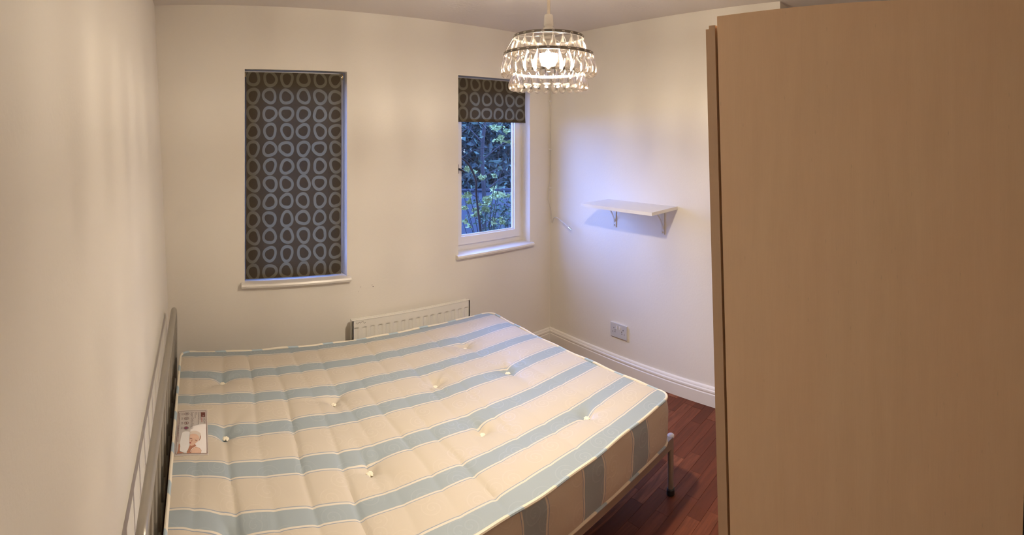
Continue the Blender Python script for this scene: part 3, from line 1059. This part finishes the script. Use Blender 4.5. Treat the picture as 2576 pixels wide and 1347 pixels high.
cb = tag(empty('aerial_cable', (RX, BY, 0)), 'loose pale aerial cable hanging down the far corner with its end sticking out', 'cable')
cp = [(-0.012, -0.012, CH), (-0.012, -0.012, 1.9), (-0.010, -0.014, 1.55), (-0.012, -0.012, 1.25), (-0.030, -0.010, 1.06), (-0.030, -0.016, 1.02),
      (-0.010, -0.020, 0.95), (-0.009, -0.022, 0.895), (-0.020, -0.045, 0.872), (-0.028, -0.07, 0.905), (-0.035, -0.115, 0.918), (-0.042, -0.20, 0.892), (-0.045, -0.262, 0.868)]
obj('sheath', tb(smooth_path(cp, 6), 0.0034, 8), CABLE, cb, smooth=True)
d = (Vector(cp[-1]) - Vector(cp[-2])).normalized()
p = Vector(cp[-1])
obj('plug', tb([p - d * 0.004, p + d * 0.022, p + d * 0.022, p + d * 0.034], [0.0062, 0.0062, 0.0042, 0.0042], 12), CHROME, cb, smooth=True)
for zz in (1.75, 1.40, 1.12):
    obj('cable_clip', bx(-0.018, 0, -0.017, -0.004, zz - 0.005, zz + 0.005), UPVC, cb, bevel=0.0015)

# ------------------------------------------------------------------ wardrobe
WX, WX1, WYB, WZ = 0.900, 2.42, -0.110, 1.747
WYF = 0.4655
LEAN = 0.032
wd = tag(empty('wardrobe', (WX, 0, 0)), 'tall pale beech laminate wardrobe with its plain side panel towards the bed', 'wardrobe')
def wl(x, y, z):
    return (x - WX, y + LEAN * (z - WZ), z)
def wbox(name, mat, x0, x1, y0, y1, z0, z1, parent=None, bevel=0.0012):
    return obj(name, bx(x0, x1, y0, y1, z0, z1, fn=wl), mat, parent or wd, bevel=bevel)
def sheared_back(x0, x1, z0, z1):
    pass
bm = bx(WX, WX + 0.018, WYB, WYF, 0.0, WZ, fn=wl)
for v in bm.verts:                      # the cut top edge runs up a little to the rear
    if v.co.y < 0.1:
        v.co.y = -0.185 if v.co.z > 1 else -0.125
        if v.co.z > 1: v.co.z += 0.007
obj('side_panel', bm, BEECH, wd, bevel=0.001)
bm = bx(WX1 - 0.018, WX1, WYB, WYF, 0.0, WZ, fn=wl)
obj('side_panel', bm, BEECH, wd, bevel=0.001)
wbox('top_panel', BEECH, WX + 0.018, WX1 - 0.018, -0.06, WYF - 0.002, WZ - 0.022, WZ - 0.002)
wbox('bottom_panel', BEECH, WX + 0.018, WX1 - 0.018, -0.02, WYF - 0.002, 0.07, 0.088)
wbox('plinth', BEECH_D, WX + 0.018, WX1 - 0.018, WYF - 0.03, WYF - 0.012, 0.0, 0.07)
obj('back_panel', bx(WX + 0.018, WX1 - 0.018, WYB + 0.004, WYB + 0.008, 0.03, WZ - 0.024, fn=wl), BEECH_D, wd)
dw = (WX1 - WX) / 2
for k in range(2):
    x0 = WX + k * dw + 0.0005
    x1 = WX + (k + 1) * dw - 0.002
    dd = wbox('door', BEECH_D, x0, x1, WYF + 0.006, WYF + 0.0205, 0.075, WZ - 0.016)
    wbox('door_front', BEECH_D, x0 + 0.003, x1 - 0.003, WYF + 0.0205, WYF + 0.030, 0.080, WZ - 0.022, dd)
    hx = x1 - 0.05 if k == 0 else x0 + 0.05
    hp = [wl(hx, WYF + 0.030, 0.92), wl(hx, WYF + 0.055, 0.93), wl(hx, WYF + 0.055, 1.05), wl(hx, WYF + 0.030, 1.06)]
    obj('handle', tb(smooth_path(hp, 4), 0.005, 8), CHROME, dd, smooth=True)
bm = bmesh.new()
for k in range(2):
    for zz in (0.3, 0.9, 1.5):
        xx = WX + 0.02 if k == 0 else WX1 - 0.05
        box(bm, xx, xx + 0.03, WYF - 0.03, WYF + 0.006, zz - 0.02, zz + 0.02, fn=wl)
obj('hinge', bm, CHROME, wd)['kind'] = 'stuff'

# ------------------------------------------------------------------ pendant lamp
PX, PY, PF = 1.1773, 1.2950, 1.75 / 1.5        # PF enlarges the shade as drawn below
PO = CZ * (1 - PF)
CH0, CH = CH, (CH - PO) / PF
lamp = tag(empty('pendant_lamp', (PX, PY, 0)), 'lit pendant lamp with three tiers of clear teardrops hanging from the ceiling', 'lamp')
obj('ceiling_rose', lathe([(0, CH), (0.04, CH), (0.04, CH - 0.012), (0.03, CH - 0.022), (0.008, CH - 0.03), (0, CH - 0.03)], 24), HOLDER, lamp, smooth=True)
obj('cord', tb([(0, 0, CH - 0.02), (0, 0, 1.85)], 0.0052, 10), CORD, lamp, smooth=True)
obj('lamp_holder', lathe([(0, 1.859), (0.0115, 1.859), (0.0135, 1.856), (0.0150, 1.832), (0.0150, 1.828), (0.0125, 1.826), (0.0125, 1.822), (0.0185, 1.820), (0.0185, 1.790), (0.016, 1.787), (0, 1.787)], 24), HOLDER, lamp, smooth=True)
obj('bulb_base', lathe([(0, 1.790), (0.013, 1.790), (0.014, 1.782), (0.022, 1.768), (0.0285, 1.752), (0.0290, 1.7465), (0, 1.7465)], 28), HOLDER, lamp, smooth=True)
prof = [(0.0285, 1.7464)]
for k in range(1, 11):
    a = pi / 2 * k / 10
    prof.append((0.0295 * cos(a) if k < 10 else 0.0, 1.742 - 0.036 * sin(a)))
prof.insert(1, (0.0297, 1.742))
obj('bulb', lathe(prof, 28), BULB_M, lamp, smooth=True)

def drop_mesh(name, h, r, n=14):
    prof = [(0, 0.006), (0.0016, 0.005), (0.0022, 0.0)]
    N = 14
    for k in range(1, N):
        t = 1 - (1 - k / N) ** 1.25
        if t < 0.70: rr = r * sin(pi / 2 * t / 0.70) ** 0.95
        else: rr = r * math.sqrt(max(0, 1 - ((t - 0.70) / 0.30) ** 2))
        prof.append((max(rr, 0.0022) if t < 0.5 else rr, -h * t))
    prof.append((0, -h))
    bm = lathe(prof, n)
    bmesh.ops.recalc_face_normals(bm, faces=bm.faces)
    me = bpy.data.meshes.new(name)
    bm.to_mesh(me)
    bm.free()
    me.materials.append(ACRYLIC)
    me.polygons.foreach_set('use_smooth', [True] * len(me.polygons))
    return me
def tab_mesh():
    bm = bx(-0.0018, 0.0012, -0.0042, 0.0042, -0.0011, 0.0011)
    me = bpy.data.meshes.new('hook')
    bm.to_mesh(me)
    bm.free()
    me.materials.append(HOLDER)
    return me
TABM = tab_mesh()
tiers = [(0.112, 1.793, 0.008, 23, 0.058, 0.0120), (0.1435, 1.744, 0.008, 29, 0.058, 0.0124), (0.117, 1.6935, 0.0075, 25, 0.0465, 0.0124)]
for ti, (r, z, h, nd, dh, dr) in enumerate(tiers):
    rg = obj('shade_ring', lathe([(r, z - h / 2), (r, z + h / 2), (r - 0.0015, z + h / 2), (r - 0.0015, z - h / 2), (r, z - h / 2)], 72), DARK_CHROME, lamp, smooth=True)
    dm = drop_mesh('teardrop', dh, dr)
    for k in range(nd):
        a = 2 * pi * (k + 0.31 * ti) / nd
        link_mesh('hook', TABM, rg, (r * cos(a), r * sin(a), z + 0.0005), (0, 0, a))
        o = link_mesh('teardrop', dm, lamp, ((r - 0.002) * cos(a), (r - 0.002) * sin(a), z - h / 2 - 0.002), (0.03 * sin(k * 2.1), 0.03 * cos(k * 1.7), a))
bm = bmesh.new()
for k in range(3):
    a = 2 * pi * k / 3 + 0.4
    tube(bm, [(0.018 * cos(a), 0.018 * sin(a), 1.800), (0.111 * cos(a), 0.111 * sin(a), 1.794)], 0.0014, 6)
    tube(bm, [(0.111 * cos(a), 0.111 * sin(a), 1.793), (0.142 * cos(a), 0.142 * sin(a), 1.746)], 0.0010, 6)
    tube(bm, [(0.142 * cos(a), 0.142 * sin(a), 1.743), (0.116 * cos(a), 0.116 * sin(a), 1.696)], 0.0010, 6)
tube(bm, [(0.0195 * cos(2 * pi * k / 20), 0.0195 * sin(2 * pi * k / 20), 1.800) for k in range(20)], 0.0016, 6, closed=True)
obj('spider_frame', bm, CHROME, lamp, smooth=True)

CH = CH0
done = set()
for o in lamp.children_recursive:
    o.location = Vector(o.location) * PF + (Vector((0, 0, PO)) if o.parent == lamp else Vector())
    if o.data.name not in done:
        done.add(o.data.name)
        o.data.transform(Matrix.Scale(PF, 4))

# ------------------------------------------------------------------ garden outside
GZ = -0.25
def leaf_mat(name, a, b):
    m = NT(name)
    at = m.n('Attribute', attribute_name='tone')
    m.base(m.mix(at.outputs['Fac'], a, b))
    m.set(Roughness=0.8)
    m.b.inputs['Specular IOR Level'].default_value = 0.06
    return m.m
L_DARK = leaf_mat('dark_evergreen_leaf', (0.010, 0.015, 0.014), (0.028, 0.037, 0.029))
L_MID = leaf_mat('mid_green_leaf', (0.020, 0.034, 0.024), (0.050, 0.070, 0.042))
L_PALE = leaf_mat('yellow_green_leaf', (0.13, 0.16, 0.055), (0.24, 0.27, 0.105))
BARK = plain('bark', (0.016, 0.014, 0.013), 0.85, spec=0.06, var=0.3, scale=25)
BARK_B = plain('brown_bark', (0.026, 0.017, 0.012), 0.85, spec=0.06, var=0.3, scale=25)
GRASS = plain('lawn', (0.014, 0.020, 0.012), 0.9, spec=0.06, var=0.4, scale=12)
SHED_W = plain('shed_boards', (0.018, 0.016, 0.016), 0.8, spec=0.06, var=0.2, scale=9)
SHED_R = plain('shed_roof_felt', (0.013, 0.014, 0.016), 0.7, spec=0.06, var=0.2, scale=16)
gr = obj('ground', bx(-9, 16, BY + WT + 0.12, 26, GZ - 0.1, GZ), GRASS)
gr['kind'] = 'structure'

def leaves(name, centres, n, size, mat, parent, rs, flat=0.7):
    R = random.Random(rs)
    verts, faces, tones = [], [], []
    for _ in range(n):
        c, rad = R.choice(centres)
        d = Vector((R.gauss(0, 1), R.gauss(0, 1), R.gauss(0, flat)))
        d = d.normalized() * rad * R.random() ** 0.45
        p = Vector(c) + d
        a = Vector((R.gauss(0, 1), R.gauss(0, 1), R.gauss(0, 0.6))).normalized()
        b = a.cross(Vector((R.gauss(0, 1), R.gauss(0, 1), R.gauss(0, 1)))).normalized()
        s = size * R.uniform(0.6, 1.3)
        k = len(verts)
        nrm = a.cross(b) * s * 0.18
        verts += [p - a * s, p + b * s * 0.45 + nrm, p + a * s, p - b * s * 0.45 + nrm]
        faces += [(k, k + 1, k + 2), (k, k + 2, k + 3)]
        t = R.random()
        tones += [t, t]
    me = bpy.data.meshes.new(name)
    me.from_pydata([tuple(v) for v in verts], [], faces)
    me.materials.append(mat)
    at = me.attributes.new('tone', 'FLOAT', 'FACE')
    at.data.foreach_set('value', tones)
    o = link_mesh(name, me, parent)
    o['kind'] = 'stuff'
    return o

def polar(az, dist):
    return (dist * sin(az), dist * cos(az))

# shed with a felt roof, seen through the lower half of the right window
sx_, sy_ = polar(0.66, 8.4)
shd = tag(empty('garden_shed', (sx_, sy_, GZ), -0.5), 'low dark garden shed with a pale felt roof beyond the window', 'shed')
for k in range(14):
    obj('wall_board', bx(-1.35 + k * 0.193, -1.35 + (k + 1) * 0.193 - 0.012, -0.93 - 0.008 * (k % 2), -0.905, 0.0, 0.36), SHED_W, shd)
obj('wall_core', bx(-1.34, 1.34, -0.9, 0.9, 0, 0.35), SHED_W, shd)
bm = bmesh.new()
pr = [(-1.08, 0.32), (0.0, 0.86), (1.08, 0.32), (1.08, 0.28), (0.0, 0.81), (-1.08, 0.28)]
A = [bm.verts.new((-1.5, a, b)) for a, b in pr]
B = [bm.verts.new((1.5, a, b)) for a, b in pr]
for i in range(6):
    bm.faces.new((A[i], A[(i + 1) % 6], B[(i + 1) % 6], B[i]))
bm.faces.new(A); bm.faces.new(list(reversed(B)))
obj('roof', bm, SHED_R, shd)
obj('ridge_cap', bx(-1.5, 1.5, -0.06, 0.06, 0.845, 0.875), SHED_R, shd, bevel=0.008)

def tree(name, az, dist, h, label, lm, nl, lsize, r0, cw, rs, bark, lean=0.0, low=0.35):
    R = random.Random(rs)
    x, y = polar(az, dist)
    t = tag(empty(name, (x, y, GZ)), label, 'tree')
    pts = [(lean * (k / 5) ** 1.3 + R.uniform(-.05, .05), R.uniform(-.05, .05), h * 0.85 * k / 5) for k in range(6)]
    obj('trunk', tb(smooth_path(pts, 3), [r0 * (1 - 0.8 * k / 15) for k in range(16)], 8), bark, t, smooth=True)
    bm = bmesh.new()
    cents = []
    for k in range(16):
        f = low + (0.97 - low) * k / 15
        i = min(4, int(f * 5))
        p = Vector(pts[i]).lerp(Vector(pts[i + 1]), f * 5 - i)
        a = R.uniform(0, 2 * pi)
        L = cw * R.uniform(0.55, 1.05) * (1.15 - 0.6 * f)
        e = p + Vector((cos(a) * L, sin(a) * L, L * R.uniform(0.0, 0.5)))
        mid = (p + e) / 2 + Vector((0, 0, L * 0.12))
        pp = smooth_path([p, mid, e], 4)
        tube(bm, pp, [r0 * 0.28 * (1 - 0.85 * q / 8) for q in range(9)], 5)
        for s in range(6):
            q = pp[R.randrange(3, 9)]
            e2 = q + Vector((R.gauss(0, .35), R.gauss(0, .35), R.gauss(0.05, .25))) * L * 0.7
            tube(bm, [q, (q + e2) / 2 + Vector((0, 0, 0.03)), e2], [r0 * 0.10, r0 * 0.07, r0 * 0.03], 4)
            cents.append((e2, cw * 0.26))
        cents.append((e, cw * 0.30))
    bo = obj('branches', bm, bark, t, smooth=True)
    bo['kind'] = 'stuff'
    if nl: leaves('foliage', cents, nl, lsize, lm, t, rs + 1)
    return t

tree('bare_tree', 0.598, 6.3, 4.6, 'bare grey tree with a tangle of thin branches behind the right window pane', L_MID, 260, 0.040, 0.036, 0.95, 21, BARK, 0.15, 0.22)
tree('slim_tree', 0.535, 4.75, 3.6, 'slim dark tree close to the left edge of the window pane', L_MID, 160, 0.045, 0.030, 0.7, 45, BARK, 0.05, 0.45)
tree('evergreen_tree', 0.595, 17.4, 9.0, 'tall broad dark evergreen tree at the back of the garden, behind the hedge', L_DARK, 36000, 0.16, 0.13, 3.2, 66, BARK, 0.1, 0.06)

def hedge(az0, az1, dist, h, label, rs):
    y0 = y1 = dist * 0.85
    x0, x1 = y0 * tan(az0), y1 * tan(az1)
    t = tag(empty('hedge', ((x0 + x1) / 2, (y0 + y1) / 2, GZ)), label, 'hedge')
    cents = []
    n = 14
    for k in range(n):
        f = k / (n - 1) - 0.5
        for zz in (0.15, 0.45, 0.8):
            cents.append((Vector(((x1 - x0) * f, (y1 - y0) * f, zz * h)), 0.30 * h))
    leaves('foliage', cents, 14000, 0.10, L_DARK, t, rs)
    bm = bmesh.new()
    for k in range(0, n):
        f = k / (n - 1) - 0.5
        tube(bm, [((x1 - x0) * f, (y1 - y0) * f, 0), ((x1 - x0) * f + 0.05, (y1 - y0) * f, h * 0.8)], [0.03, 0.008], 5)
    o = obj('stems', bm, BARK, t)
    o['kind'] = 'stuff'
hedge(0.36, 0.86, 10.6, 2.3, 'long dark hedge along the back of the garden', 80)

# sprays of yellow-green leaves close to the pane, on a leaning brown branch
def shrub(name, az, dist, label, rs, sprays, bark, stem, lm=None):
    lm = lm or L_PALE
    x, y = polar(az, dist)
    t = tag(empty(name, (x, y, GZ)), label, 'shrub')
    R = random.Random(rs)
    bm = bmesh.new()
    cents = []
    for (daz, z, dd, rr) in sprays:
        ex, ey = polar(az + daz, dist + dd)
        e = Vector((ex - x, ey - y, z - GZ))
        s = Vector((0, 0, 0.05))
        m1 = Vector((e.x * 0.2, e.y * 0.2, e.z * 0.55))
        pp = smooth_path([s, m1, e + Vector((0, 0, -0.03)), e], 5)
        tube(bm, pp, [stem * (1 - 0.8 * q / 15) for q in range(16)], 6)
        for k in range(5):
            cents.append((e + Vector((R.gauss(0, rr), R.gauss(0, rr), R.gauss(0, rr * 0.28))), rr * 0.45))
    o = obj('stems', bm, bark, t, smooth=True)
    leaves('foliage', cents, 50 * len(sprays), 0.026, lm, t, rs + 3, 0.35)
shrub('yellow_leaved_shrub', 0.605, 4.2, 'loose shrub with sprays of yellow-green leaves just beyond the pane', 91,
      [(-0.045, 1.03, 0, .06), (-0.015, 0.985, 0.1, .07), (0.025, 1.01, 0.1, .08), (0.05, 1.02, 0.2, .07), (-0.04, 0.93, 0, .05), (-0.015, 0.89, 0, .05),
       (0.02, 0.80, 0.1, .04), (-0.045, 0.80, 0, .04), (-0.045, 1.22, 0, .05), (0.035, 1.56, 0.2, .07), (0.045, 1.45, 0.2, .06), (0.0, 1.15, 0.2, .04)], BARK, 0.005)
shrub('dark_shrub', 0.665, 5.0, 'low dark shrub at the lower right of the garden view', 97,
      [(da, z, dd, .16) for da, z, dd in ((-0.05, 0.70, 0), (-0.02, 0.82, .1), (0.0, 0.62, 0), (0.03, 0.86, .1), (0.05, 0.70, 0), (-0.03, 0.5, 0), (0.02, 0.45, 0), (0.06, 0.5, 0), (-0.01, 0.74, .2), (0.04, 0.6, .2)) for _ in range(3)], BARK, 0.006, L_MID)
x, y = polar(0.572, 3.9)
br = tag(empty('brown_stem', (x, y, GZ)), 'curved bare brown stem at the left edge of the window pane', 'shrub')
obj('stem', tb(smooth_path([(0.10, 0, 0), (0.12, 0, 0.8), (0.075, 0.02, 1.30), (0.055, 0, 1.42), (-0.03, 0, 1.55), (-0.16, 0, 1.62)], 6), [0.009] * 25 + [0.007] * 6, 10), BARK_B, br, smooth=True)
